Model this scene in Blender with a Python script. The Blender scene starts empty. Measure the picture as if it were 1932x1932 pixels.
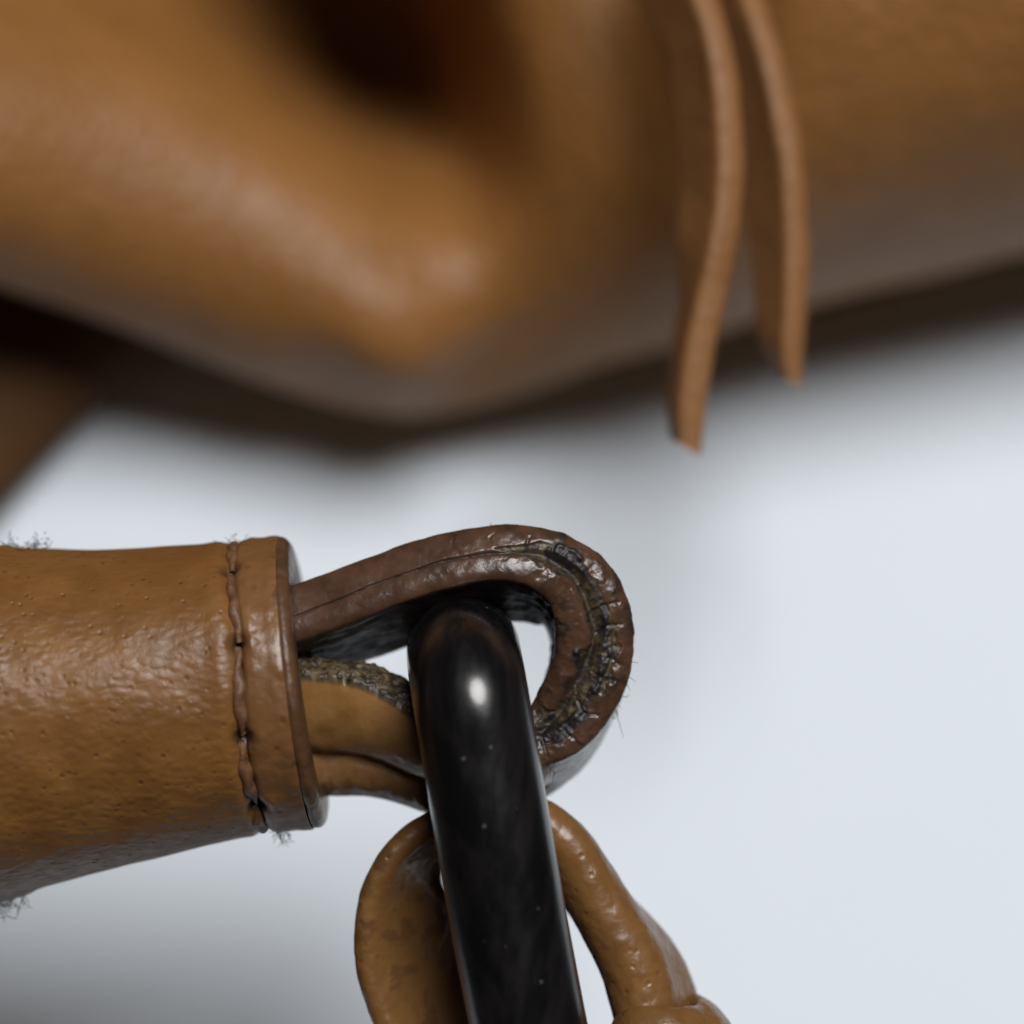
import bpy, math, random
import numpy as np
from mathutils import Vector

# ------------------------------------------------------------------ scale
# Lengths are laid out in "pu": 1932 pu = 45 mm, the width of the view at the
# focus plane.  Design axes: X right, Y up the picture, Z towards the camera.
K = 0.045 / 1932.0
DIST = 5580.0                      # camera to focus plane, pu
TILT = math.radians(20.0)          # camera looks 70 degrees down on the table
TABLE_Z = -1900.0                  # table depth under the picture centre, pu
RIGHT = np.array([1.0, 0.0, 0.0])
UP = np.array([0.0, math.cos(TILT), math.sin(TILT)])
BACK = np.array([0.0, -math.sin(TILT), math.cos(TILT)])
ORIGIN = np.array([0.0, 0.0, -TABLE_Z * math.cos(TILT) * K])

def world(a):
    a = np.asarray(a, dtype=float).reshape(-1, 3)
    return ORIGIN + K * (a[:, 0:1] * RIGHT + a[:, 1:2] * UP + a[:, 2:3] * BACK)

def pt(px, py, z):
    f = (DIST - z) / DIST
    return np.array([(px - 966.0) * f, (966.0 - py) * f, z])

scene = bpy.context.scene
col = scene.collection

# ------------------------------------------------------------------ camera
cam_data = bpy.data.cameras.new("camera")
cam = bpy.data.objects.new("camera", cam_data)
col.objects.link(cam)
cam.location = Vector(world([[0, 0, DIST]])[0])
cam.rotation_euler = (TILT, 0, 0)
cam_data.sensor_width = 36
cam_data.lens = 18.0 * DIST / 966.0
cam_data.clip_start = 0.002
cam_data.clip_end = 20
cam_data.dof.use_dof = True
cam_data.dof.focus_distance = (DIST - 140.0) * K
APERTURE = 225.0                   # pu
cam_data.dof.aperture_fstop = cam_data.lens * 0.001 / (APERTURE * K)
scene.camera = cam

# ------------------------------------------------------------------ light
w = bpy.data.worlds.new("World")
scene.world = w
w.use_nodes = True
bg = w.node_tree.nodes["Background"]
bg.inputs[0].default_value = (1.0, 0.80, 0.68, 1)
bg.inputs[1].default_value = 0.02

def area_lamp(name, ax, ay, dist, size, power, colour):
    """a round lamp seen from the ring, ax / ay degrees right / up of the camera axis"""
    d = np.array([math.tan(math.radians(ax)), math.tan(math.radians(ay)), 1.0])
    d /= np.linalg.norm(d)
    tgt = world([[-50, -250, -200]])[0]
    dw = d[0] * RIGHT + d[1] * UP + d[2] * BACK
    l = bpy.data.lights.new(name, 'AREA')
    l.shape = 'DISK'; l.size = size; l.energy = power; l.color = colour
    o = bpy.data.objects.new(name, l)
    col.objects.link(o)
    o.location = Vector(tgt + dw * dist)
    o.rotation_euler = Vector(dw).to_track_quat('Z', 'Y').to_euler()
    return o

area_lamp("ceiling_lamp", 15, 34, 0.80, 0.42, 6.8, (1.0, 0.985, 0.97))

scene.view_settings.view_transform = 'Standard'
scene.view_settings.look = 'None'
scene.view_settings.exposure = 0.0
scene.view_settings.gamma = 1.0
scene.cycles.max_bounces = 8

# ------------------------------------------------------------------ noise
def _hash(ix, iy, iz, seed):
    h = (ix * 374761393 + iy * 668265263 + iz * 2147483647 + seed * 1274126177) & 0xFFFFFFFF
    h = ((h ^ (h >> 13)) * 1274126177) & 0xFFFFFFFF
    h = (h ^ (h >> 16)) & 0xFFFFFFFF
    return h / 2147483648.0 - 1.0

def vnoise(p, scale, seed=0):
    """value noise, -1..1; p (n,3) in pu, scale = feature size in pu"""
    q = np.asarray(p, float) / np.asarray(scale, float)
    i = np.floor(q).astype(np.int64); f = q - i
    f = f * f * f * (f * (f * 6 - 15) + 10)
    r = 0
    for dx in (0, 1):
        for dy in (0, 1):
            for dz in (0, 1):
                wgt = (f[:, 0] if dx else 1 - f[:, 0]) * (f[:, 1] if dy else 1 - f[:, 1]) * (f[:, 2] if dz else 1 - f[:, 2])
                r = r + wgt * _hash(i[:, 0] + dx, i[:, 1] + dy, i[:, 2] + dz, seed)
    return r

def fbm(p, scale, octs=3, seed=0):
    r = 0; a = 1.0; s = np.asarray(scale, float)
    for k in range(octs):
        r = r + a * vnoise(p, s, seed + 17 * k)
        a *= 0.5; s = s / 2.03
    return r

def sstep(a, b, x):
    t = np.clip((x - a) / (b - a), 0, 1)
    return t * t * (3 - 2 * t)

# ------------------------------------------------------------------ objects
def tag(o, label=None, cat=None, group=None, kind=None):
    if label: o["label"] = label
    if cat: o["category"] = cat
    if group: o["group"] = group
    if kind: o["kind"] = kind
    return o

def thing(name, base, label, cat, group=None):
    o = bpy.data.objects.new(name, None)
    o.empty_display_size = 0.002
    o.location = Vector(world([base])[0])
    col.objects.link(o)
    return tag(o, label, cat, group)

def build(name, verts, faces, mat, parent=None, attrs=None, smooth=True, base=None, top=None):
    """verts in design space; parent = the Empty (or a part of it); top = the Empty if parent is a part"""
    vw = world(verts)
    root = top or parent
    if root is not None:
        org = np.array(root.location)
    else:
        org = world([base])[0] if base is not None else np.zeros(3)
    vw = vw - org
    me = bpy.data.meshes.new(name)
    faces = [tuple(int(k) for k in f) for f in faces] if not isinstance(faces, np.ndarray) else faces.tolist()
    me.from_pydata(vw.tolist(), [], faces)
    for an, av in (attrs or {}).items():
        a = me.attributes.new(an, 'FLOAT', 'POINT')
        a.data.foreach_set("value", np.asarray(av, dtype=np.float32))
    if smooth:
        me.polygons.foreach_set("use_smooth", [True] * len(me.polygons))
    me.materials.append(mat)
    me.update()
    o = bpy.data.objects.new(name, me)
    col.objects.link(o)
    if parent is not None:
        o.parent = parent
    else:
        o.location = Vector(org)
    return o

def grid_faces(n, m, close_u=False, close_v=False):
    nu = n if close_u else n - 1
    nv = m if close_v else m - 1
    i = np.arange(nu)[:, None]; j = np.arange(nv)[None, :]
    i2 = (i + 1) % n; j2 = (j + 1) % m
    return np.stack([(i * m + j) + 0 * j, (i2 * m + j) + 0 * j, (i2 * m + j2), (i * m + j2)], axis=-1).reshape(-1, 4)

def spline(pts, n):
    """Catmull-Rom through the rows of pts, resampled evenly by its first three columns"""
    P = np.asarray(pts, float)
    P = np.vstack([2 * P[0] - P[1], P, 2 * P[-1] - P[-2]])
    out = []
    for k in range(1, len(P) - 2):
        t = np.linspace(0, 1, 40, endpoint=False)[:, None]
        a, b, c, d = P[k - 1], P[k], P[k + 1], P[k + 2]
        out.append(0.5 * ((2 * b) + (c - a) * t + (2 * a - 5 * b + 4 * c - d) * t * t + (3 * b - a - 3 * c + d) * t ** 3))
    out.append(P[-2][None])
    Q = np.vstack(out)
    s = np.concatenate([[0], np.cumsum(np.linalg.norm(np.diff(Q[:, :3], axis=0), axis=1))])
    si = np.linspace(0, s[-1], n)
    return np.stack([np.interp(si, s, Q[:, c]) for c in range(Q.shape[1])], axis=1), si

def smooth_rows(A, k):
    for _ in range(k):
        B = A.copy()
        B[1:-1] = 0.25 * A[:-2] + 0.5 * A[1:-1] + 0.25 * A[2:]
        A = B
    return A

def norm(v):
    return v / np.maximum(np.linalg.norm(v, axis=-1, keepdims=True), 1e-9)

def band_section(m_edge, m_face, corner):
    """unit band outline; u in -1..1 over the thickness, e = 0 near edge .. 1 far edge
    returns arrays u, e, kind (0 near edge, 1 outer face, 2 far edge, 3 inner face), rounding r"""
    u, e, r = [], [], []
    # near edge, inner -> outer
    for t in np.linspace(-1, 1, m_edge, endpoint=False):
        u.append(t); e.append(0.0); r.append(abs(t))
    for t in np.linspace(0, 1, m_face, endpoint=False):
        u.append(1.0); e.append(t); r.append(1.0)
    for t in np.linspace(1, -1, m_edge, endpoint=False):
        u.append(t); e.append(1.0); r.append(abs(t))
    for t in np.linspace(1, 0, m_face, endpoint=False):
        u.append(-1.0); e.append(t); r.append(1.0)
    return np.array(u), np.array(e)

def sweep_band(rows, n, m_edge=28, m_face=22, expo=2.6, smooth=30, flat=0.55, ortho=1.0):
    """rows: px, py, z, far_x, far_y, thickness, width ; the path is the middle of the near edge.
    Returns vert grid (n, m, 3), u, e, s, and frames."""
    P = []
    for r in rows:
        p = pt(r[0], r[1], r[2])
        P.append([p[0], p[1], p[2], r[3], -r[4], r[5], r[6]])
    Q, s = spline(P, n)
    Q = smooth_rows(Q, smooth)
    T = norm(np.gradient(Q[:, :3], axis=0))
    far = norm(np.stack([Q[:, 3], Q[:, 4], -np.ones(n)], axis=1))
    far = norm(far - ortho * T * np.sum(far * T, axis=1, keepdims=True))
    N = norm(np.cross(far, T))            # outward side, fixed below by the caller
    u, e = band_section(m_edge, m_face, 0)
    th = Q[:, 5][:, None] / 2; wd = Q[:, 6][:, None]
    # rounded near and far edges: the edge line bulges like a flattened half ellipse
    bul = np.sqrt(np.clip(1 - (np.abs(u) * 0.985) ** expo, 0, 1))
    edge_r = flat * th
    ev = e[None, :] * (wd - 2 * edge_r) + edge_r
    sign = np.where(e < 0.5, -1.0, 1.0)
    is_edge = np.abs(u) < 0.9999
    on_edge = (np.abs(u) <= 1.0) & ((e == 0) | (e == 1))
    ev = ev + np.where(on_edge, sign * bul, 0)[None, :] * edge_r
    uu = u[None, :] * th * np.where(on_edge, 1.0, 1.0)[None, :]
    V = Q[:, None, :3] + N[:, None, :] * uu[:, :, None] + far[:, None, :] * ev[:, :, None]
    return V, u, e, s, (Q, T, N, far, th, wd)

def grid_normals(V, closed_v=True):
    du = np.gradient(V, axis=0)
    if closed_v:
        dv = np.roll(V, -1, axis=1) - np.roll(V, 1, axis=1)
    else:
        dv = np.gradient(V, axis=1)
    return norm(np.cross(du, dv))

def capped(V, closed=True):
    """faces of a swept grid plus end caps"""
    n, m = V.shape[:2]
    F = grid_faces(n, m, False, True).tolist()
    F.append(list(range(m))[::-1])
    F.append([(n - 1) * m + j for j in range(m)])
    return V.reshape(-1, 3), F

def tube(path, rad, m=8, taper=None):
    P = np.asarray(path, float); n = len(P)
    T = norm(np.gradient(P, axis=0))
    ref = np.array([0.3, 0.2, 1.0])
    A = norm(np.cross(T, ref)); B = np.cross(T, A)
    th = np.linspace(0, 2 * np.pi, m, endpoint=False)
    r = np.full(n, float(rad)) if np.isscalar(rad) else np.asarray(rad, float)
    return P[:, None] + r[:, None, None] * (A[:, None] * np.cos(th)[None, :, None] + B[:, None] * np.sin(th)[None, :, None])

# ------------------------------------------------------------------ materials
class Mat:
    def __init__(self, name):
        self.m = bpy.data.materials.new(name); self.m.use_nodes = True
        self.t = self.m.node_tree; self.n = self.t.nodes; self.l = self.t.links
        self.b = self.n["Principled BSDF"]
        tc = self.n.new("ShaderNodeTexCoord")
        sc = self.n.new("ShaderNodeVectorMath"); sc.operation = 'SCALE'
        sc.inputs["Scale"].default_value = 1.0 / K
        self.l.new(tc.outputs["Object"], sc.inputs[0])
        self.co = sc.outputs[0]
    def inp(self, sock, v):
        if isinstance(v, bpy.types.NodeSocket): self.l.new(v, sock)
        elif v is not None: sock.default_value = v
    def stretch(self, sc):
        n = self.n.new("ShaderNodeVectorMath"); n.operation = 'MULTIPLY'
        self.l.new(self.co, n.inputs[0]); n.inputs[1].default_value = sc
        return n.outputs[0]
    def noise(self, size, detail=3, rough=0.55, vec=None, dist=0.0):
        n = self.n.new("ShaderNodeTexNoise")
        n.inputs["Scale"].default_value = 1.0 / size
        n.inputs["Detail"].default_value = detail; n.inputs["Roughness"].default_value = rough
        n.inputs["Distortion"].default_value = dist
        self.l.new(vec or self.co, n.inputs["Vector"])
        return n.outputs["Fac"]
    def voro(self, size, feature='F1', vec=None, rnd=1.0, smooth=None):
        n = self.n.new("ShaderNodeTexVoronoi"); n.feature = feature
        n.inputs["Scale"].default_value = 1.0 / size; n.inputs["Randomness"].default_value = rnd
        if smooth is not None and feature == 'SMOOTH_F1': n.inputs["Smoothness"].default_value = smooth
        self.l.new(vec or self.co, n.inputs["Vector"])
        return n.outputs["Distance"]
    def ramp(self, v, a, b, lo=0.0, hi=1.0):
        n = self.n.new("ShaderNodeMapRange"); n.interpolation_type = 'SMOOTHSTEP'
        self.inp(n.inputs[0], v)
        n.inputs[1].default_value = a; n.inputs[2].default_value = b
        n.inputs[3].default_value = lo; n.inputs[4].default_value = hi
        return n.outputs[0]
    def math(self, op, a, b=None):
        n = self.n.new("ShaderNodeMath"); n.operation = op
        self.inp(n.inputs[0], a)
        if b is not None: self.inp(n.inputs[1], b)
        return n.outputs[0]
    def attr(self, name):
        n = self.n.new("ShaderNodeAttribute"); n.attribute_name = name
        return n.outputs["Fac"]
    def mix(self, f, a, b):
        n = self.n.new("ShaderNodeMix"); n.data_type = 'RGBA'
        self.inp(n.inputs[0], f)
        self.inp(n.inputs[6], (*a, 1) if isinstance(a, tuple) else a)
        self.inp(n.inputs[7], (*b, 1) if isinstance(b, tuple) else b)
        return n.outputs[2]
    def bump(self, h, dist_pu, strength=1.0, prev=None):
        n = self.n.new("ShaderNodeBump")
        n.inputs["Distance"].default_value = dist_pu * K
        n.inputs["Strength"].default_value = strength
        self.l.new(h, n.inputs["Height"])
        if prev is not None: self.l.new(prev, n.inputs["Normal"])
        return n.outputs[0]
    def done(self, colour=None, rough=None, normal=None, spec=0.5, coat=0.0, coat_rough=0.2, sheen=0.0):
        if colour is not None: self.inp(self.b.inputs["Base Color"], (*colour, 1) if isinstance(colour, tuple) else colour)
        if rough is not None: self.inp(self.b.inputs["Roughness"], rough)
        if normal is not None: self.l.new(normal, self.b.inputs["Normal"])
        self.b.inputs["Specular IOR Level"].default_value = spec
        self.b.inputs["Coat Weight"].default_value = coat
        self.b.inputs["Coat Roughness"].default_value = coat_rough
        self.b.inputs["Sheen Weight"].default_value = sheen
        return self.m

def leather(name, c1, c2, pebble, depth, rough=(0.36, 0.5), dark_col=(0.02, 0.013, 0.009), stretch=(1, 1, 1), dirt_shade=True, spec=0.5, pores=0.5):
    M = Mat(name)
    v = M.stretch(stretch)
    big = M.noise(260, 4)
    mid = M.noise(70, 3)
    base = M.mix(M.ramp(M.math('ADD', M.math('MULTIPLY', big, 0.65), M.math('MULTIPLY', mid, 0.35)), 0.35, 0.65), c1, c2)
    wv = M.n.new("ShaderNodeVectorMath"); wv.operation = 'ADD'
    nt = M.n.new("ShaderNodeTexNoise"); nt.inputs["Scale"].default_value = 1.0 / (pebble * 1.7); nt.inputs["Detail"].default_value = 1.0
    M.l.new(v, nt.inputs["Vector"])
    sc = M.n.new("ShaderNodeVectorMath"); sc.operation = 'SCALE'; sc.inputs["Scale"].default_value = pebble * 0.9
    M.l.new(nt.outputs["Color"], sc.inputs[0]); M.l.new(v, wv.inputs[0]); M.l.new(sc.outputs[0], wv.inputs[1])
    cell = M.voro(pebble, 'F1', wv.outputs[0])
    pit = M.ramp(M.voro(pebble * 1.25, 'F1', M.co), 0.05, 0.26, 1.0, 0.0)
    patch = M.ramp(mid, 0.35, 0.62, 0.35, 1.0)
    base = M.mix(M.math('MULTIPLY', M.math('MULTIPLY', pit, patch), pores), base, tuple(0.4 * x for x in c1))
    if dirt_shade:
        base = M.mix(M.attr("dirt_shade"), base, dark_col)
    h = M.math('SUBTRACT', M.math('ADD', M.math('MULTIPLY', M.noise(pebble * 0.55, 2), 0.55), M.ramp(cell, 0.0, 0.8, 0.6, 0.0)), M.math('MULTIPLY', pit, M.math('MULTIPLY', patch, 0.85)))
    h = M.math('ADD', h, M.math('MULTIPLY', big, 2.0))
    nrm = M.bump(h, depth)
    rg = M.ramp(M.noise(pebble * 1.4, 3), 0.3, 0.7, rough[0], rough[1])
    return M.done(base, rg, nrm, spec)

TAN1, TAN2 = (0.162, 0.070, 0.018), (0.232, 0.106, 0.029)
m_sleeve = leather("handle_leather", TAN1, TAN2, 19, 1.75, (0.34, 0.46), stretch=(0.72, 1.2, 1.0), spec=0.4)
m_collar = leather("collar_leather", (0.165, 0.076, 0.027), (0.205, 0.096, 0.035), 34, 2.6, (0.30, 0.42))
m_bag = leather("bag_leather", (0.25, 0.108, 0.027), (0.29, 0.128, 0.034), 34, 5.0, (0.44, 0.52), dirt_shade=False, pores=0.4, spec=0.40)
m_lace = leather("lace_leather", (0.235, 0.103, 0.03), (0.27, 0.122, 0.038), 30, 2.0, (0.5, 0.65), dirt_shade=False, pores=0.2)
m_tab = leather("tab_leather", (0.150, 0.070, 0.021), (0.205, 0.099, 0.032), 24, 1.5, (0.28, 0.40), pores=0.2)

def rim_material():
    M = Mat("edge_paint")
    n = M.noise(50, 4)
    base = M.mix(M.ramp(n, 0.35, 0.65), (0.075, 0.036, 0.018), (0.115, 0.055, 0.026))
    nrm = M.bump(M.noise(18, 4), 2.0)
    return M.done(base, M.ramp(M.noise(30, 2), 0.3, 0.7, 0.3, 0.45), nrm)
m_rim = rim_material()

def loop_material():
    M = Mat("loop_leather")
    n = M.noise(60, 4)
    paint = M.mix(M.ramp(n, 0.35, 0.65), (0.058, 0.029, 0.017), (0.098, 0.050, 0.030))
    grain = M.mix(M.ramp(M.noise(90, 3), 0.35, 0.65), (0.23, 0.112, 0.034), (0.29, 0.150, 0.05))
    base = M.mix(M.attr("grain"), paint, grain)
    ol = M.mix(M.ramp(M.noise(16, 3), 0.4, 0.62), (0.030, 0.022, 0.014), (0.11, 0.078, 0.034))
    base = M.mix(M.attr("wear"), base, ol)
    base = M.mix(M.attr("dirt_shade"), base, (0.012, 0.009, 0.008))  # grime, grooves and cracks, plus the shade painted on the inner face
    h = M.math('ADD', M.noise(20, 3), M.math('MULTIPLY', M.voro(30, 'F1'), -0.4))
    nrm = M.bump(h, 1.2)
    rg = M.math('ADD', M.ramp(M.noise(22, 3), 0.3, 0.7, 0.19, 0.33), M.math('MULTIPLY', M.math('MAXIMUM', M.attr("wear"), M.attr("dirt_shade")), 0.25))
    return M.done(base, rg, nrm, 0.5)
m_loop = loop_material()

def ring_material():
    M = Mat("black_horn")
    sp = M.ramp(M.voro(46, 'F1'), 0.05, 0.085, 1.0, 0.0)
    sp = M.math('MULTIPLY', sp, M.ramp(M.noise(80, 2), 0.46, 0.55))
    streak = M.noise(60, 4, vec=M.stretch((1.6, 0.14, 1.6)))
    base = M.mix(M.ramp(streak, 0.4, 0.7), (0.0035, 0.0035, 0.004), (0.009, 0.008, 0.008))
    base = M.mix(M.math('MULTIPLY', sp, 0.5), base, (0.16, 0.15, 0.14))
    rg = M.math('ADD', M.ramp(streak, 0.3, 0.7, 0.15, 0.26), M.math('ADD', M.math('MULTIPLY', sp, 0.3), M.ramp(M.noise(130, 4, 0.65), 0.45, 0.7, 0.0, 0.05)))
    h = M.math('ADD', M.noise(60, 3), M.math('MULTIPLY', sp, 0.6))
    nrm = M.bump(h, 1.0)
    return M.done(base, M.math('ADD', rg, 0.09), nrm, 0.5, coat=0.4, coat_rough=0.15)
m_ring = ring_material()

def simple(name, c1, c2, size, rough, depth=1.5, sheen=0.0):
    M = Mat(name)
    base = M.mix(M.ramp(M.noise(size, 4), 0.35, 0.65), c1, c2)
    return M.done(base, rough, M.bump(M.noise(size * 0.4, 4), depth), 0.35, sheen=sheen)
m_thread = simple("thread", (0.11, 0.052, 0.026), (0.20, 0.10, 0.048), 26, 0.42, 2.5)
m_fibre = simple("fibre", (0.06, 0.03, 0.016), (0.13, 0.068, 0.034), 30, 0.6)
m_suede = simple("suede_edge", (0.05, 0.026, 0.014), (0.12, 0.062, 0.03), 14, 0.9, 5.0, 0.0)
m_dark = simple("sleeve_shade", (0.016, 0.011, 0.008), (0.03, 0.02, 0.014), 20, 0.8)  # near-black colour stands in for shade inside the open sleeve end
m_strap = leather("strap_leather_shaded", (0.075, 0.034, 0.012), (0.09, 0.042, 0.015), 34, 3.0, (0.6, 0.7), dirt_shade=False, spec=0.15)  # brown leather, colour lowered to carry the bag's shadow
def table_material():
    M = Mat("table_surface")
    return M.done(M.mix(M.noise(500, 2), (0.70, 0.772, 0.85), (0.72, 0.792, 0.865)), 0.55, None, 0.4)
m_table = table_material()

# ------------------------------------------------------------------ table
def table():
    ext = 60000.0
    # the plane z = 0 in the world
    me = bpy.data.meshes.new("table_top")
    e = 0.065
    vs = [(-e, -e, 0), (e, -e, 0), (e, e, 0), (-e, e, 0), (-e, -e, -0.02), (e, -e, -0.02), (e, e, -0.02), (-e, e, -0.02)]
    fs = [(0, 1, 2, 3), (7, 6, 5, 4), (0, 4, 5, 1), (1, 5, 6, 2), (2, 6, 7, 3), (3, 7, 4, 0)]
    me.from_pydata(vs, [], fs); me.materials.append(m_table)
    o = bpy.data.objects.new("table_top", me); col.objects.link(o)
    tag(o, "smooth cool white table top under the bag and handle", "table top", kind="structure")
table()

# ------------------------------------------------------------------ handle sleeve
H_BASE = pt(0, 1360, -60)
handle = thing("bag_handle", H_BASE, "rolled tan leather bag handle with stitched end collar and worn folded loop", "handle")

AX = np.array([  # px, centre py, radius, z of the axis
    [-2600, 2500, 420, -1500],
    [-1700, 1950, 410, -900],
    [-900, 1590, 385, -420],
    [-450, 1455, 362, -190],
    [-150, 1385, 345, -60],
    [0, 1358, 331, -30],
    [100, 1347, 313, -22],
    [300, 1320, 291, -14],
    [460, 1297, 276, -11],
    [560, 1288, 272, -10]], float)

def sleeve_frames(ts):
    """ts = px positions -> centre, radius"""
    c = np.array([pt(a[0], a[1], a[3]) for a in AX])
    f = np.array([(DIST - a[3]) / DIST for a in AX])
    n = 4000
    Q, s = spline(np.column_stack([c, AX[:, 2] * f, AX[:, 0]]), n)
    Q = smooth_rows(Q, 60)
    C = np.stack([np.interp(ts, Q[:, 4], Q[:, k]) for k in range(3)], axis=1)
    R = np.interp(ts, Q[:, 4], Q[:, 3])
    T = norm(np.gradient(Q[:, :3], axis=0))
    TT = norm(np.stack([np.interp(ts, Q[:, 4], T[:, k]) for k in range(3)], axis=1))
    return C, R, TT

# the end is cut square to this axis; angle 0 = towards the camera, 90 = up the picture
END_T = norm(np.array([math.cos(math.radians(7.6)), math.sin(math.radians(7.6)), math.sin(math.radians(-0.3))]))
SX, COLLAR_END = 480.0, 564.0
HOLES = [math.radians(a) for a in (128, 92, 56, 20, -17, -52, -88, -124)]

def ring_dirs(T, phi):
    zax = norm(np.array([0, 0, 1.0]) - T * T[..., 2:3])
    yax = np.cross(zax, T)
    yax = norm(yax) * np.where(yax[..., 1:2] < 0, -1.0, 1.0)
    return zax[:, None, :] * np.cos(phi)[None, :, None] + yax[:, None, :] * np.sin(phi)[None, :, None]

def seam_wobble(phi):
    return 5.0 * np.sin(2.3 * phi + 0.6) + 3.0 * np.sin(5.1 * phi)

def make_sleeve():
    m = 420
    phi = np.linspace(-np.pi, np.pi, m, endpoint=False)
    ts = np.concatenate([np.linspace(-2600, -200, 60, endpoint=False), np.linspace(-200, 395, 150, endpoint=False), np.linspace(395, SX, 34)])
    C, R, T = sleeve_frames(ts)
    D = ring_dirs(T, phi)
    V = C[:, None, :] + D * R[:, None, None]
    rel = ts[:, None] - (SX + seam_wobble(phi)[None, :])
    P = V.reshape(-1, 3)
    lump = (fbm(P, 150, 3, 5) * 3.0).reshape(len(ts), m)
    groove = -9.0 * np.exp(-(np.minimum(rel, 0) / 15.0) ** 2) + 2.5 * np.exp(-((rel + 34) / 18.0) ** 2)
    hole = np.zeros_like(rel); hd = np.zeros_like(rel)
    for h in HOLES:
        da = np.angle(np.exp(1j * (phi - h)))[None, :] * R[:, None]
        g = np.exp(-(np.minimum(rel + 4, 0) / 14.0) ** 2 - (da / 15.0) ** 2)
        hole += -13 * g; hd = np.maximum(hd, g)
    V = V + D * (lump + groove + hole)[:, :, None]
    nn = (fbm(V.reshape(-1, 3), 26, 3, 9)).reshape(rel.shape)
    dirt_shade = np.clip(0.75 * np.exp(-(np.minimum(rel + 2, 0) / 9.0) ** 2) * (0.7 + 0.7 * nn) + 1.0 * hd, 0, 1) * 0.85  # darker along the seam groove and in the stitch holes
    F = grid_faces(len(ts), m, False, True)
    return build("sleeve", V.reshape(-1, 3), F, m_sleeve, handle, {"dirt_shade": dirt_shade.ravel()})
make_sleeve()

def make_collar():
    m = 420
    phi = np.linspace(-np.pi, np.pi, m, endpoint=False)
    C0, R0, T0 = sleeve_frames(np.array([SX, COLLAR_END]))
    # profile along the axis (px) and radius offset, leather part
    prof = [(SX - 3, -26), (SX, -8.5), (SX + 4, -3), (SX + 12, 2.5), (SX + 24, 4.5), (SX + 38, 4), (SX + 52, 4), (SX + 62, 5), (SX + 72, 5), (SX + 84, 3)]
    ts = []; dr = []
    for k in range(len(prof) - 1):
        t = np.linspace(0, 1, 6, endpoint=False)
        ts += list(prof[k][0] + (prof[k + 1][0] - prof[k][0]) * t); dr += list(prof[k][1] + (prof[k + 1][1] - prof[k][1]) * t)
    ts.append(prof[-1][0]); dr.append(prof[-1][1])
    ts = np.array(ts); dr = smooth_rows(np.array(dr)[:, None], 3)[:, 0]
    C, R, T = sleeve_frames(ts)
    T = norm(T * 0.3 + END_T * 0.7)
    D = ring_dirs(T, phi)
    rel = ts[:, None] - (SX + seam_wobble(phi)[None, :] * 1.0)
    k = np.clip(1 - (ts - SX) / 40, 0, 1)
    V = C[:, None, :] + D * (R + dr)[:, None, None] + (T[:, None, :] * (seam_wobble(phi)[None, :] * k[:, None])[:, :, None])
    lump = (fbm(V.reshape(-1, 3), 90, 3, 12) * 2.6).reshape(len(ts), m)
    hd = np.zeros((len(ts), m)); hole = np.zeros_like(hd)
    for h in HOLES:
        da = np.angle(np.exp(1j * (phi - h)))[None, :] * R[:, None]
        g = np.exp(-(np.maximum(ts[:, None] - SX - 2, 0) / 13.0) ** 2 - (da / 15.0) ** 2)
        hole += -12 * g; hd = np.maximum(hd, g)
        pinch = np.exp(-((ts[:, None] - SX - 26) / 20.0) ** 2 - (da / 26.0) ** 2)
        hole += 2.5 * pinch
    V = V + D * (lump + hole)[:, :, None]
    nn = fbm(V.reshape(-1, 3), 30, 3, 3).reshape(hd.shape)
    dirt_shade = np.clip(0.8 * np.exp(-(np.maximum(ts[:, None] - SX, 0) / 6.0) ** 2) + hd + 0.55 * sstep(0.25, 0.9, nn) * sstep(45, 74, (ts - SX))[:, None], 0, 1) * 0.85  # darker at the groove and holes, random blotches towards the end
    build("collar", V.reshape(-1, 3), grid_faces(len(ts), m, False, True), m_collar, handle, {"dirt_shade": dirt_shade.ravel()})
    # painted raw edge: outer corner, end face, inner lip
    Rc, Cc = R[-1], C[-1]
    prof2 = [(-2, 1.0), (3, 3.5), (8, 3.5), (14, 1), (19, -4), (22, -10), (24, -18), (24, -30), (24, -50), (22, -66), (16, -74), (4, -78), (-60, -78), (-160, -78)]
    pp = np.array(prof2, float)
    q, _ = spline(np.column_stack([pp, np.zeros(len(pp))]), 60)
    Te = np.repeat(END_T[None], len(q), 0)
    D2 = ring_dirs(Te, phi)
    V2 = Cc[None, None, :] + END_T[None, None, :] * q[:, 0][:, None, None] + D2 * (Rc + q[:, 1])[:, None, None]
    l2 = (fbm(V2.reshape(-1, 3), 60, 3, 21) * 2.2).reshape(len(q), m)
    V2 = V2 + D2 * l2[:, :, None]
    build("collar_edge", V2.reshape(-1, 3), grid_faces(len(q), m, False, True), m_rim, handle)
    # dark plug deep inside the sleeve, the opening's shade put into its colour
    ph = np.linspace(0, 2 * np.pi, 48, endpoint=False)
    D3 = ring_dirs(END_T[None], ph)[0]
    rr = np.linspace(0.02, 1.0, 8)
    V3 = (Cc - END_T * 150)[None, None, :] + D3[None] * (rr * (Rc - 50))[:, None, None]
    V3 = V3 + END_T[None, None] * (fbm(V3.reshape(-1, 3), 40, 2, 4) * 10).reshape(8, 48, 1)
    build("shade_plug", V3.reshape(-1, 3), grid_faces(8, 48, False, True), m_dark, handle)
make_collar()

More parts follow.
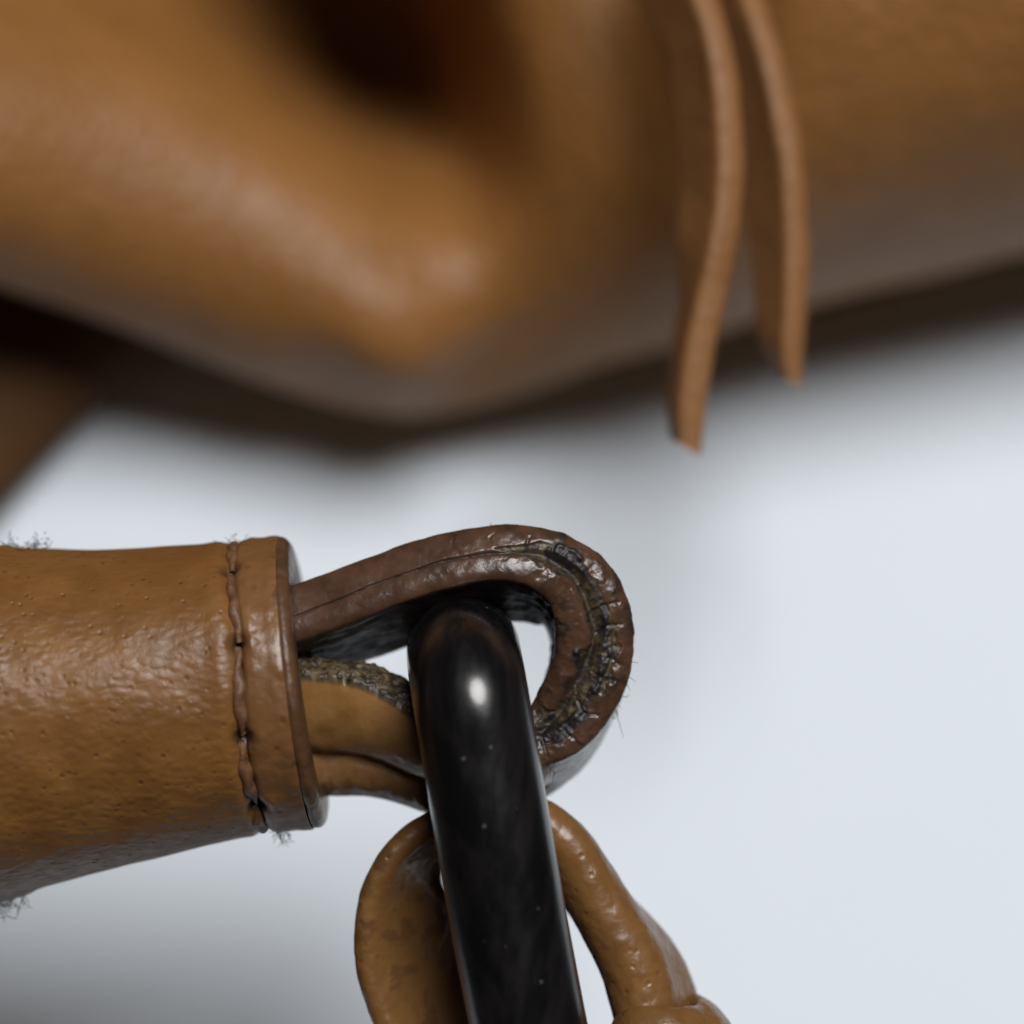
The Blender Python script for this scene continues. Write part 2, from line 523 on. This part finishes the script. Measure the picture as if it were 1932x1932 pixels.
def make_stitches():
    C, R, T = sleeve_frames(np.array([SX]))
    rnd = random.Random(4)
    for k in range(len(HOLES) - 1):
        a0, a1 = HOLES[k], HOLES[k + 1]
        n = 26
        ph = np.linspace(a0 - 0.02, a1 + 0.02, n)
        t = np.linspace(0, 1, n)
        D = ring_dirs(T, ph)[0]
        h = -15 + 8.0 * np.sin(np.pi * t) ** 0.6
        off = seam_wobble(ph) - 2 + rnd.uniform(-3, 3) * np.sin(np.pi * t) + 5 * (t - 0.5)
        path = C[0] + D * (R[0] + h)[:, None] + T[0] * off[:, None]
        rad = 12.0 * (0.25 + 0.75 * np.sin(np.pi * np.clip(t, 0.03, 0.97)) ** 0.55) * (1 + 0.16 * np.sin(7 * t + k) + 0.1 * np.sin(17 * t + 2 * k))
        V = tube(path, rad, 14)
        # two plies twisted round each other
        Nn = grid_normals(V)
        th = np.linspace(0, 2 * np.pi, 14, endpoint=False)
        tw = np.cos(2 * (th[None, :] - t[:, None] * 9.0)) * 1.7
        V = V + Nn * tw[:, :, None] * -1
        v, f = capped(V)
        build("stitch", v, f, m_thread, handle)
make_stitches()

def fibre_set(name, spots, parent, top, mat, seed, rad=1.2):
    """spots: (point, main direction, spread, n, length)"""
    rnd = np.random.default_rng(seed)
    VV, FF = [], []; off = 0
    for p, d, spread, n, length in spots:
        d = norm(np.asarray(d, float))
        for _ in range(n):
            q = np.asarray(p, float) + rnd.normal(0, spread, 3)
            L = length * rnd.uniform(0.35, 1.2)
            k = 9
            cur = norm(d + rnd.normal(0, 0.55, 3)); pos = q - cur * 5; pts = [pos]
            turn = rnd.normal(0, 0.22, 3)
            for _s in range(k - 1):
                cur = norm(cur + turn + rnd.normal(0, 0.16, 3)); pos = pos + cur * L / (k - 1); pts.append(pos)
            V = tube(np.array(pts), rad * rnd.uniform(0.6, 1.1) * np.linspace(1, 0.35, k), 4)
            VV.append(V.reshape(-1, 3)); FF.append(grid_faces(k, 4, False, True) + off); off += k * 4
    o = build(name, np.vstack(VV), np.vstack(FF), mat, parent, top=top)
    tag(o, kind="stuff")
    return o

def make_seam_roll():
    """ragged suede roll where the sleeve's second seam runs, just at the picture's left border"""
    m = 260
    phi = np.linspace(-np.pi, np.pi, m, endpoint=False)
    C, R, T = sleeve_frames(np.array([14.0]))
    Tt = norm(np.array([[1.0, -0.02, -0.04]]))
    D = ring_dirs(Tt, phi)[0]
    th = np.linspace(0, 2 * np.pi, 22, endpoint=False)
    mask = sstep(0.90, 0.985, np.abs(np.sin(phi)))
    V = C[0] + D[:, None, :] * (R[0] - 40 + 21 * mask[:, None] + 14 * np.sin(th)[None, :])[:, :, None] + Tt[0][None, None, :] * (46 * np.cos(th))[None, :, None]
    Nn = grid_normals(V)
    V = V + Nn * (fbm(V.reshape(-1, 3), 22, 3, 8) * 4).reshape(m, 22, 1) * -1
    build("seam_roll", V.reshape(-1, 3), grid_faces(m, 22, True, True), m_suede, handle)
make_seam_roll()

# ------------------------------------------------------------------ folded loop of the handle
def zq(x, y):    # from the enlarged view of the loop to picture units
    return (540 + x / 2.76) * 0.9928, (960 + y / 2.76) * 0.9928

LOOP = [  # enlarged x, y ; z ; far shift x, y ; thickness ; width
    (-420, 730, 95, 0.0, 0.28, 108, 225), (-150, 630, 95, 0.0, 0.28, 110, 225), (97, 535, 95, 0.0, 0.46, 112, 225), (300, 458, 98, 0.0, 0.50, 112, 225), (500, 382, 100, 0.0, 0.52, 112, 225),
    (675, 318, 102, 0.0, 0.52, 112, 225), (875, 262, 104, 0.0, 0.5, 112, 225), (1050, 232, 105, 0.0, 0.5, 112, 225), (1200, 230, 105, 0.0, 0.48, 114, 225),
    (1350, 262, 104, -0.03, 0.42, 120, 225), (1480, 330, 102, -0.05, 0.34, 130, 225), (1570, 430, 100, -0.05, 0.24, 138, 225), (1622, 560, 98, -0.05, 0.22, 142, 225),
    (1638, 690, 96, -0.05, 0.2, 144, 225), (1622, 820, 94, -0.04, 0.2, 146, 225), (1572, 945, 92, -0.03, 0.22, 146, 225), (1500, 1065, 88, 0.0, 0.26, 140, 225),
    (1405, 1155, 84, 0.0, 0.35, 128, 225), (1280, 1205, 78, 0.0, 0.5, 112, 225), (1120, 1205, 72, 0.0, 0.75, 96, 225), (950, 1160, 66, 0.0, 1.1, 82, 230),
    (780, 1065, 60, 0.0, 1.5, 74, 232), (600, 948, 55, 0.0, 1.85, 72, 245), (430, 866, 50, 0.0, 2.0, 72, 262), (260, 835, 45, 0.0, 2.1, 72, 272), (80, 815, 40, 0.0, 2.1, 72, 272), (-150, 790, 30, 0, 1.8, 68, 212), (-420, 800, 20, 0, 1.8, 68, 212)]

def make_loop():
    rows = [(*zq(r[0], r[1]), *r[2:]) for r in LOOP]
    n = 1000
    V, u, e, s, fr = sweep_band(rows, n, 72, 26, smooth=60, flat=0.36, expo=3.2, ortho=0.15)
    Q, T, N, far, th, wd = fr
    # make u = +1 the outside of the loop
    ctr = pt(*zq(1100, 700), 50)
    if np.mean(np.sum((Q[400:600, :3] - ctr) * N[400:600], axis=1)) < 0:
        V, u2, e2, s, fr = V, -u, e, s, fr
        u = u2
    m = len(u)
    n_, = (n,)
    S = np.repeat(s[:, None], m, 1); U = np.repeat(u[None], n, 0); E = np.repeat(e[None], n, 0)
    near = (E == 0)
    nrm = grid_normals(V)
    cen = Q[:, None, :3] + far[:, None, :] * (wd / 2)[:, :, None]
    if np.mean(np.sum((V - cen) * nrm, axis=2)) < 0: nrm = -nrm
    P = V.reshape(-1, 3)
    n1 = fbm(P, 70, 3, 1).reshape(n, m); n2 = fbm(P, 24, 3, 2).reshape(n, m); n3 = fbm(P, 10, 2, 3).reshape(n, m)
    # position along the loop: px of the path
    fx = Q[:, 0] + 966
    pathy = 966 - Q[:, 1]
    idx = np.arange(n) / (n - 1)
    L = s[-1]
    ang = np.unwrap(np.arctan2(T[:, 1], T[:, 0]))            # turning of the path
    # amount of bending wear: grows past the top of the arc, strongest on the outer bend
    top = sstep(780, 960, fx) * (ang > -2.6)
    bend = np.where(pathy < 1130, sstep(930, 1090, fx), 1.0) * (fx > 880)
    lower = ((fx < 1010) & (pathy > 1200)).astype(float)
    lower = smooth_rows(lower[:, None], 40)[:, 0]
    bend = smooth_rows((bend * (1 - lower))[:, None], 25)[:, 0]
    upper = 1 - sstep(0.0, 1.0, bend + lower)
    # the groove between the two plies wanders
    gu = -0.18 + (0.06 + 0.16 * bend) * fbm(np.column_stack([s, 0 * s, 0 * s]), 120, 3, 31) + 0.14 * bend
    gw = 0.028 + 0.10 * bend + 0.04 * sstep(760, 940, fx) * (1 - lower)
    gd = (6 + 5 * bend) * (1 - lower)
    groove = np.exp(-((U - gu[:, None]) / gw[:, None]) ** 2) * near
    disp = -gd[:, None] * groove * (1 + 0.35 * n2)
    # cracked and crumbled paint on the bend
    arch = sstep(840, 1000, fx) * (1 - lower)
    along = fbm(np.column_stack([S.ravel(), U.ravel() * 60, 0 * S.ravel()]), (150, 16, 16), 3, 77).reshape(n, m)
    zone = near * arch[:, None] * (np.exp(-((U - 0.02 - 0.12 * bend[:, None]) / (0.11 + 0.27 * bend[:, None])) ** 2) + 0.45 * n1 + 0.25 * n2 * bend[:, None])
    peel = sstep(0.40, 0.62, zone)
    disp += peel * (-3.2 + 2.2 * n2 + 1.1 * n3 + 2.6 * along)
    # cross cracks of the paint on the outer ply, at uneven spacing
    rnd = np.random.default_rng(5)
    cr = np.zeros((n, m))
    pos = s[0]
    while pos < L:
        pos += rnd.uniform(26, 75)
        lo, hi = (0.05, rnd.uniform(0.5, 0.95))
        wob = 8 * vnoise(np.column_stack([U.ravel() * 60, S.ravel() * 0 + pos, U.ravel() * 0]), 22, 40).reshape(n, m)
        g = np.exp(-((S - pos - wob) / 2.6) ** 2) * sstep(lo - 0.1, lo, U) * (1 - sstep(hi, hi + 0.1, U)) * near
        zone = np.interp(pos, s, sstep(800, 860, fx) * (1 - lower))
        cr = np.maximum(cr, g * zone * rnd.uniform(0.35, 1.0))
    disp += -3.2 * cr
    # outer and inner faces: soft lumps, wrinkles across the inner face at the bend
    inner = (U <= -0.999) & (E > 0) & (E < 1)
    outer = (U >= 0.999) & (E > 0) & (E < 1)
    wr = fbm(np.column_stack([S.ravel() * 1.0, E.ravel() * 225, 0 * S.ravel()]), (70, 22, 22), 3, 50).reshape(n, m)
    disp += inner * 4.0 * wr * np.clip(bend + 0.5, 0, 1)[:, None]
    disp += 1.4 * n1 + 0.5 * n2 + 1.2 * near * bend[:, None] * n2
    # lower leg: far ply rolls forward as a separate bead below a crease
    cre = np.exp(-((E - 0.66 - 0.03 * n1) / 0.035) ** 2) * outer * lower[:, None]
    bead = np.exp(-((E - 0.86) / 0.13) ** 2) * outer * lower[:, None]
    disp += 20 * np.sin(np.pi * np.clip(E / 0.66, 0, 1)) ** 0.8 * outer * lower[:, None]
    disp += -8 * cre + 12 * bead * (1 + 0.25 * n2)
    # the lower leg's near edge is raw and frayed
    fray = near * lower[:, None]
    disp += fray * (5 * n2 + 1.8 * n3)
    V = V + nrm * disp[:, :, None]
    dirt_shade = np.clip(groove * (0.85 - 0.35 * bend[:, None]) * (1 - lower[:, None]) + 0.7 * cr
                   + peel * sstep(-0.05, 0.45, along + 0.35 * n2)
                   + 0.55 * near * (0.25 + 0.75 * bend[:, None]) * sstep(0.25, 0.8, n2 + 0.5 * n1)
                   + 0.7 * cre + inner * 0.85 * (1 - lower)[:, None] + fray * 0.55 * sstep(-0.2, 0.6, n3 + n1), 0, 1)  # crease and fray darker; the inner face has its shade painted in
    wear = np.clip(peel + fray, 0, 1)
    grain = np.clip(outer * lower[:, None] * (1 - 0.5 * sstep(0.6, 0.75, E)) * (0.6 + 0.4 * (1 - sstep(700, 790, fx)))[:, None], 0, 1)
    v, f = capped(V)
    lp = build("folded_loop", v, f, m_loop, handle, {"dirt_shade": dirt_shade.ravel(), "wear": wear.ravel(), "grain": grain.ravel()})
    lp["label"] = "worn dark brown leather loop with cracked edge paint"
    # loose fibres along the outside of the bend
    spots = []
    rr = np.random.default_rng(12)
    for k in range(n):
        if fx[k] > 1020 and pathy[k] > 1080 and rr.random() < 0.10:
            j = int(np.argmin(np.abs(u - 1) + np.abs(e - 0.75 * rr.random())))
            outv = V[k, j] - (Q[k, :3] + far[k] * e[j] * wd[k]); 
            spots.append((V[k, j], norm(outv) + T[k] * 0.9, 3, 1, 26 if rr.random() < 0.8 else 70))
    k = int(np.argmin(np.abs(fx - 935) + 1000 * (pathy > 1150)))
    j = int(np.argmin(np.abs(u - 1) + np.abs(e - 0.15)))
    spots.append((V[k, j], (0.1, 1, 0.1), 7, 14, 13))
    fibre_set("loose_fibre", spots, lp, handle, m_fibre, 3, 1.0)
    return V, u, e
make_loop()

def stitch_fibres():
    C, R, T = sleeve_frames(np.array([SX, 12.0, SX]))
    def at(i, deg, dx, dr=0):
        a = np.array([math.radians(deg)])
        d = ring_dirs(T[i:i + 1], a)[0, 0]
        return C[i] + d * (R[i] + dr) + T[i] * dx, d
    spots = []
    p, d = at(0, -88, 22); spots.append((p, d, 9, 26, 30))
    p, d = at(0, 88, 0); spots.append((p, d, 7, 8, 24))
    p, d = at(0, 84, -40); spots.append((p, d + np.array([-1, 0, 0]), 12, 4, 30))
    p, d = at(1, -90, -60, 4); spots.append((p, d, 14, 60, 34))
    p, d = at(1, -88, -20, 0); spots.append((p, d, 12, 14, 40))
    p, d = at(1, 90, 55, -16); spots.append((p, d, 11, 150, 12))
    p, d = at(1, 90, 105, -14); spots.append((p, d + np.array([0.6, 0, 0]), 11, 90, 11))
    fibre_set("loose_fibre", spots, handle, None, m_fibre, 8, 1.1)
stitch_fibres()

# ------------------------------------------------------------------ black ring
def make_ring():
    zc, hd, rt = -8.0, 236.0, 106.0
    def cx(py):
        return np.interp(py, [1150, 1230, 1350, 1500, 1700, 1900, 2300, 2800], [866, 874, 894, 919, 953, 990, 1075, 1190])
    top, bot, eh = 1230.0, 2720.0, 118.0
    rows = []
    for a in np.linspace(90, 0, 14):                      # crown to front leg
        py = top + eh * (1 - math.sin(math.radians(a)))
        rows.append((cx(py), py, zc + hd * math.cos(math.radians(a)) ** 0.92))
    for py, dz in ((1560, 0), (1760, -6), (1960, -20), (2200, -38), (2450, -62)):
        rows.append((cx(py), py, zc + hd + dz))
    for a in np.linspace(12, 168, 9):
        py = bot - 170 + 170 * math.sin(math.radians(a))
        rows.append((cx(py), py, zc - 30 + (hd - 60) * math.cos(math.radians(a))))
    for py, dz in ((2450, 20), (2200, 8), (1960, 0), (1760, 0), (1560, 0)):
        rows.append((cx(py), py, zc - hd + dz))
    for a in np.linspace(0, 90, 14)[:-1]:
        py = top + eh * (1 - math.sin(math.radians(a)))
        rows.append((cx(py), py, zc - hd * math.cos(math.radians(a)) ** 0.92))
    P = np.array([pt(*r) for r in rows])
    k = 6
    Q, s = spline(np.vstack([P[-k:], P, P[:k]]), 900)
    Q = smooth_rows(Q, 80)
    # keep exactly one turn
    i0 = np.argmin(np.linalg.norm(Q[:200] - P[0], axis=1)); i1 = 700 + np.argmin(np.linalg.norm(Q[700:] - P[0], axis=1))
    C = Q[i0:i1]
    T = norm(np.roll(C, -1, 0) - np.roll(C, 1, 0))
    side = norm(np.array([1.0, 0.13, 0.0]))
    A = norm(side - T * np.sum(T * side, axis=1, keepdims=True)); B = np.cross(T, A)
    m = 96
    th = np.linspace(0, 2 * np.pi, m, endpoint=False)
    V = C[:, None] + rt * (A[:, None] * np.cos(th)[None, :, None] + B[:, None] * np.sin(th)[None, :, None])
    Nn = norm(V - C[:, None])
    V = V + Nn * (fbm(V.reshape(-1, 3), 220, 2, 71) * 1.2).reshape(len(C), m, 1)
    o = build("oval_ring", V.reshape(-1, 3), grid_faces(len(C), m, True, True), m_ring, None, base=pt(1150, 2720, 0))
    tag(o, "glossy black oval ring hanging through both leather loops", "ring")
make_ring()

# ------------------------------------------------------------------ leather tab below
def make_tab():
    base = pt(1250, 2500, -100)
    tab = thing("leather_tab", base, "tan leather tab looped round the black ring, with knotted keeper", "tab")
    rows = [  # px, py, z, far x, far y, thickness, width
        (990, 2380, 60, 0.75, 0.0, 56, 230), (860, 2180, 62, 0.75, 0.0, 56, 230), (750, 2010, 64, 0.95, 0.0, 54, 285), (692, 1890, 66, 1.05, 0.0, 50, 295), (672, 1790, 68, 1.1, 0.0, 48, 295), (681, 1700, 70, 1.1, 0.02, 48, 285),
        (720, 1618, 72, 0.9, 0.1, 50, 250), (790, 1562, 72, 0.5, 0.16, 56, 215), (870, 1536, 74, 0.3, 0.2, 62, 205), (950, 1530, 76, 0.25, 0.18, 70, 200), (1020, 1548, 78, 0.05, 0.12, 80, 200),
        (1078, 1596, 80, -0.15, 0.05, 92, 205), (1120, 1668, 82, -0.2, 0.0, 114, 210), (1152, 1750, 84, 0.04, 0.0, 124, 215), (1176, 1830, 85, 0.32, 0.0, 128, 220), (1192, 1910, 85, 0.46, 0.0, 130, 222), (1216, 2020, 82, 0.5, 0.0, 126, 222), (1262, 2200, 70, 0.5, 0, 110, 222), (1300, 2420, 50, 0.5, 0, 108, 220)]
    n = 520
    V, u, e, s, fr = sweep_band(rows, n, 40, 30, smooth=50, flat=1.15, expo=2.0)
    Q, T, N, far, th, wd = fr
    nrm = grid_normals(V)
    cen = Q[:, None, :3] + far[:, None, :] * (wd / 2)[:, :, None]
    if np.mean(np.sum((V - cen) * nrm, axis=2)) < 0: nrm = -nrm
    m = len(u); P = V.reshape(-1, 3)
    n1 = fbm(P, 80, 3, 61).reshape(n, m); n2 = fbm(P, 22, 3, 62).reshape(n, m)
    E = np.repeat(e[None], n, 0); U = np.repeat(u[None], n, 0)
    near = E == 0
    wrk = fbm(np.column_stack([np.repeat(s[:, None], m, 1).ravel(), U.ravel() * 30, E.ravel() * 60]), (26, 90, 90), 3, 64).reshape(n, m)
    disp = 2.2 * n1 + 0.5 * n2 + near * 0.5 * wrk
    V = V + nrm * disp[:, :, None]
    px = Q[:, 0] + 966
    leftleg = (px < 860).astype(float)[:, None]
    dirt_shade = np.clip(0.5 * sstep(0.35, 0.8, n2 + 0.6 * n1) * (0.4 + 0.6 * leftleg), 0, 1) * 0.7
    v, f = capped(V)
    build("strap", v, f, m_tab, tab, {"dirt_shade": dirt_shade.ravel()})
    # keeper: a thick soft turn of leather round the tab
    k = 120; m2 = 60
    c = pt(1262, 1985, 30)
    ax = norm(np.array([0.24, -1.0, 0.10]))                 # along the tab
    ex = norm(np.cross(ax, np.array([0, 0, 1.0]))); ez = np.cross(ex, ax)
    if ex[0] < 0: ex = -ex
    if ez[2] < 0: ez = -ez
    a = np.linspace(0, 2 * np.pi, k, endpoint=False); b = np.linspace(0, 2 * np.pi, m2, endpoint=False)
    ctr = c + 80 * (np.cos(a)[:, None] * ex) + 92 * (np.sin(a)[:, None] * ez)
    rad = norm(np.cos(a)[:, None] * ex / 80 + np.sin(a)[:, None] * ez / 92)
    V = ctr[:, None] + rad[:, None] * (44 * np.cos(b))[None, :, None] + ax[None, None] * (88 * np.sin(b))[None, :, None]
    V = V + ax[None, None] * (14 * np.sin(2 * a + 0.5))[:, None, None]
    Nn = norm(V - ctr[:, None])
    V = V + Nn * (fbm(V.reshape(-1, 3), 90, 3, 81) * 6).reshape(k, m2, 1)
    build("keeper", V.reshape(-1, 3), grid_faces(k, m2, True, True), m_tab, tab, {"dirt_shade": np.zeros(k * m2)})
make_tab()

# ------------------------------------------------------------------ bag behind
def make_bag():
    bag = thing("leather_bag", pt(900, 300, -2500), "soft tan leather bag lying behind the handle, out of focus", "bag")
    ex = np.array([-1400, -700, -300, 0, 200, 400, 600, 700, 780, 860, 960, 1100, 1270, 1500, 1700, 1932, 2400, 3200], float)
    ey = np.array([250, 330, 440, 545, 607, 688, 757, 778, 782, 772, 748, 706, 660, 598, 545, 487, 380, 220], float)
    px = np.linspace(-1400, 3200, 300)
    q, _ = spline(np.column_stack([ex, ey, 0 * ex]), 2000)
    yb = np.interp(px, q[:, 0], q[:, 1])
    # profile: from the far underside, round the lower lip, up over the front
    ph_under = np.radians(np.linspace(-90, 0, 24, endpoint=False)); ph_front = np.radians(np.linspace(0, 90, 90))
    up = np.linspace(0, 1, 60)[1:]
    nV = len(ph_under) + len(ph_front) + len(up)
    X, D, Z, ZE = [], [], [], []
    for i, x in enumerate(px):
        xa = np.array([x])
        k = sstep(560, 1300, xa)[0]; kl = 1 - sstep(-500, 560, xa)[0]
        z_edge = -1755 + 110 * k + 400 * kl
        H = 860; Lf = 760
        du = 420 * (1 - np.cos(ph_under)); zu = (440 + 420 * kl) * np.sin(ph_under)
        df = Lf * (1 - np.cos(ph_front)); zf = H * np.sin(ph_front)
        d2 = Lf + up * 1900; z2 = H + 60 * up - 700 * up ** 2
        X.append(np.full(nV, x)); D.append(np.concatenate([du, df, d2])); Z.append(np.concatenate([zu, zf, z2])); ZE.append(np.full(nV, z_edge))
    X = np.array(X); D = np.array(D); Z = np.array(Z); ZE = np.array(ZE); Y = yb[:, None] - D
    front = np.zeros_like(Z); front[:, len(ph_under):] = 1.0
    # left lobe: a stuffed roll whose axis runs down to the right
    axp = np.array([[-1500, 60], [-400, 190], [0, 248], [330, 345], [560, 470], [720, 590]], float)
    axr = np.array([320, 318, 318, 322, 285, 205], float)
    best = np.full(X.shape, 9.0)
    for i in range(len(axp) - 1):
        p0, p1 = axp[i], axp[i + 1]; dv = p1 - p0
        tt = np.clip(((X - p0[0]) * dv[0] + (Y - p0[1]) * dv[1]) / (dv @ dv), 0, 1)
        dist = np.hypot(X - p0[0] - tt * dv[0], Y - p0[1] - tt * dv[1]) / (axr[i] + tt * (axr[i + 1] - axr[i]))
        best = -np.log(np.exp(-14 * best) + np.exp(-14 * dist)) / 14
    lobe = 500 * np.clip(1 - best ** 2, 0, 1) ** (0.5 + 0.15 * sstep(380, 760, X)) - 500 * np.clip(best - 1, 0, 1.2)
    # right of the pleat the leather swings forward again
    a = np.array([530, -180.0]); b = np.array([895, 345.0]); t = norm(b - a); nn = np.array([-t[1], t[0]])
    al = (X - a[0]) * t[0] + (Y - a[1]) * t[1]; pr = (X - a[0]) * nn[0] + (Y - a[1]) * nn[1]
    Lg = np.linalg.norm(b - a)
    fade = 1 - sstep(0.5 * Lg, 1.2 * Lg, al)
    right = Z * sstep(0, 1, (X - 560 - 0.0 * Y) / 900) ** 0.8
    sm = 0.5 * (lobe + right + np.sqrt((lobe - right) ** 2 + 190 ** 2)) - 95
    Z = ZE + np.where(front > 0, np.maximum(sm, -480), Z)
    front = front * sstep(20, 220, D)
    # gather beside the lace
    g2 = np.exp(-((X - 1235 - 0.08 * Y) / 120) ** 2) * (1 - sstep(-50, 480, Y))
    Z = Z - 330 * g2 * front
    # soft, stuffed leather: relax the front, keep the lower lip where it is
    keep = front * sstep(30, 160, D)
    for _ in range(70):
        R = Z.copy()
        R[1:-1, 1:-1] = 0.25 * (Z[:-2, 1:-1] + Z[2:, 1:-1] + Z[1:-1, :-2] + Z[1:-1, 2:])
        Z = Z + keep * (R - Z)
    # the deep pleat, and an added bulge out of view above that casts shadow into it
    sg = 95 + 75 * (1 - sstep(0.2 * Lg, 1.1 * Lg, al))
    Z = Z - 820 * fade * np.exp(-(pr / sg) ** 2) * front
    Z = Z + 860 * np.exp(-((X - 690) / 300) ** 2) * sstep(-110, -380, Y) * front
    # never below the table it lies on
    for _ in range(3):
        Yd = (966 - Y) * (DIST - Z) / DIST
        Z = np.maximum(Z, TABLE_Z - math.tan(TILT) * Yd + 8)
    f = (DIST - Z) / DIST
    V = np.stack([(X - 966) * f, (966 - Y) * f, Z], axis=-1)
    P = V.reshape(-1, 3)
    nrm = grid_normals(V, False)
    V = V + nrm * (fbm(P, 420, 2, 91) * 9).reshape(*X.shape, 1)
    build("body", V.reshape(-1, 3), grid_faces(X.shape[0], X.shape[1]), m_bag, bag)
    # wide strap coming out from under the bag at the left
    n = 80
    rows = np.array([pt(430, 210, -1960), pt(220, 370, -1930), pt(30, 540, -1880), pt(-150, 725, -1810), pt(-320, 920, -1740), pt(-560, 1200, -1640), pt(-940, 1600, -1500)])
    C, s = spline(rows, n)
    T = norm(np.gradient(C, axis=0))
    A = norm(np.cross(T, np.array([0, 0, 1.0]))); B = np.cross(A, T)
    th = np.linspace(0, 2 * np.pi, 64, endpoint=False)
    V = C[:, None] + 350 * A[:, None] * (np.sign(np.cos(th)) * np.abs(np.cos(th)) ** 0.8)[None, :, None] + 120 * B[:, None] * np.sin(th)[None, :, None]
    v, fcs = capped(V)
    o = build("strap", v, fcs, m_strap, bag)
    o["label"] = "brown strap with shade in its colour, running out under the bag at the left"
make_bag()

# ------------------------------------------------------------------ lace
def make_lace():
    lace = thing("leather_lace", pt(1380, -150, -700), "flat tan leather lace with two cut ends hanging down the bag", "lace")
    A = [(1230, -300, -790, -0.52, 0, 61, 190), (1290, -120, -690, -0.52, 0, 61, 190), (1338, 0, -620, -0.52, 0, 61, 190), (1368, 110, -580, -0.52, 0, 63, 190), (1383, 230, -550, -0.52, 0, 65, 190), (1384, 350, -530, -0.5, 0, 65, 180), (1370, 460, -520, -0.52, 0, 67, 165), (1345, 570, -515, -0.28, 0, 67, 145), (1320, 680, -515, -0.22, 0, 64, 125), (1306, 780, -520, -0.2, 0, 61, 105), (1303, 850, -525, -0.2, 0.0, 46, 90)]
    B = [(1330, -300, -930, -0.52, 0, 59, 190), (1385, -120, -810, -0.52, 0, 59, 190), (1425, 0, -730, -0.52, 0, 59, 190), (1455, 90, -690, -0.52, 0, 57, 190), (1482, 200, -660, -0.52, 0, 57, 190), (1501, 320, -640, -0.52, 0, 59, 180), (1509, 430, -630, -0.52, 0, 61, 165), (1508, 540, -625, -0.5, 0, 59, 145), (1502, 640, -625, -0.52, 0, 57, 115), (1497, 705, -628, -0.3, 0, 46, 85), (1500, 725, -630, -0.3, 0, 30, 60)]
    for rows, lab in ((A, "longer lace end on the left"), (B, "shorter lace end on the right")):
        n = 160
        V, u, e, s, fr = sweep_band(rows, n, 16, 16, smooth=20, flat=0.5)
        V = V + (fbm(V.reshape(-1, 3), 90, 3, 7) * 2.0).reshape(n, -1, 1) * np.array([1, 0, 0.4])
        # slanted cut at the tip
        Q = fr[0]
        k = sstep(s[-1] - 90, s[-1], s)
        V[:, :, 1] += (k[:, None] * (V[:, :, 0] - Q[:, 0][:, None])) * -0.55
        v, f = capped(V)
        o = build("lace_end", v, f, m_lace, lace)
        o["label"] = lab
make_lace()
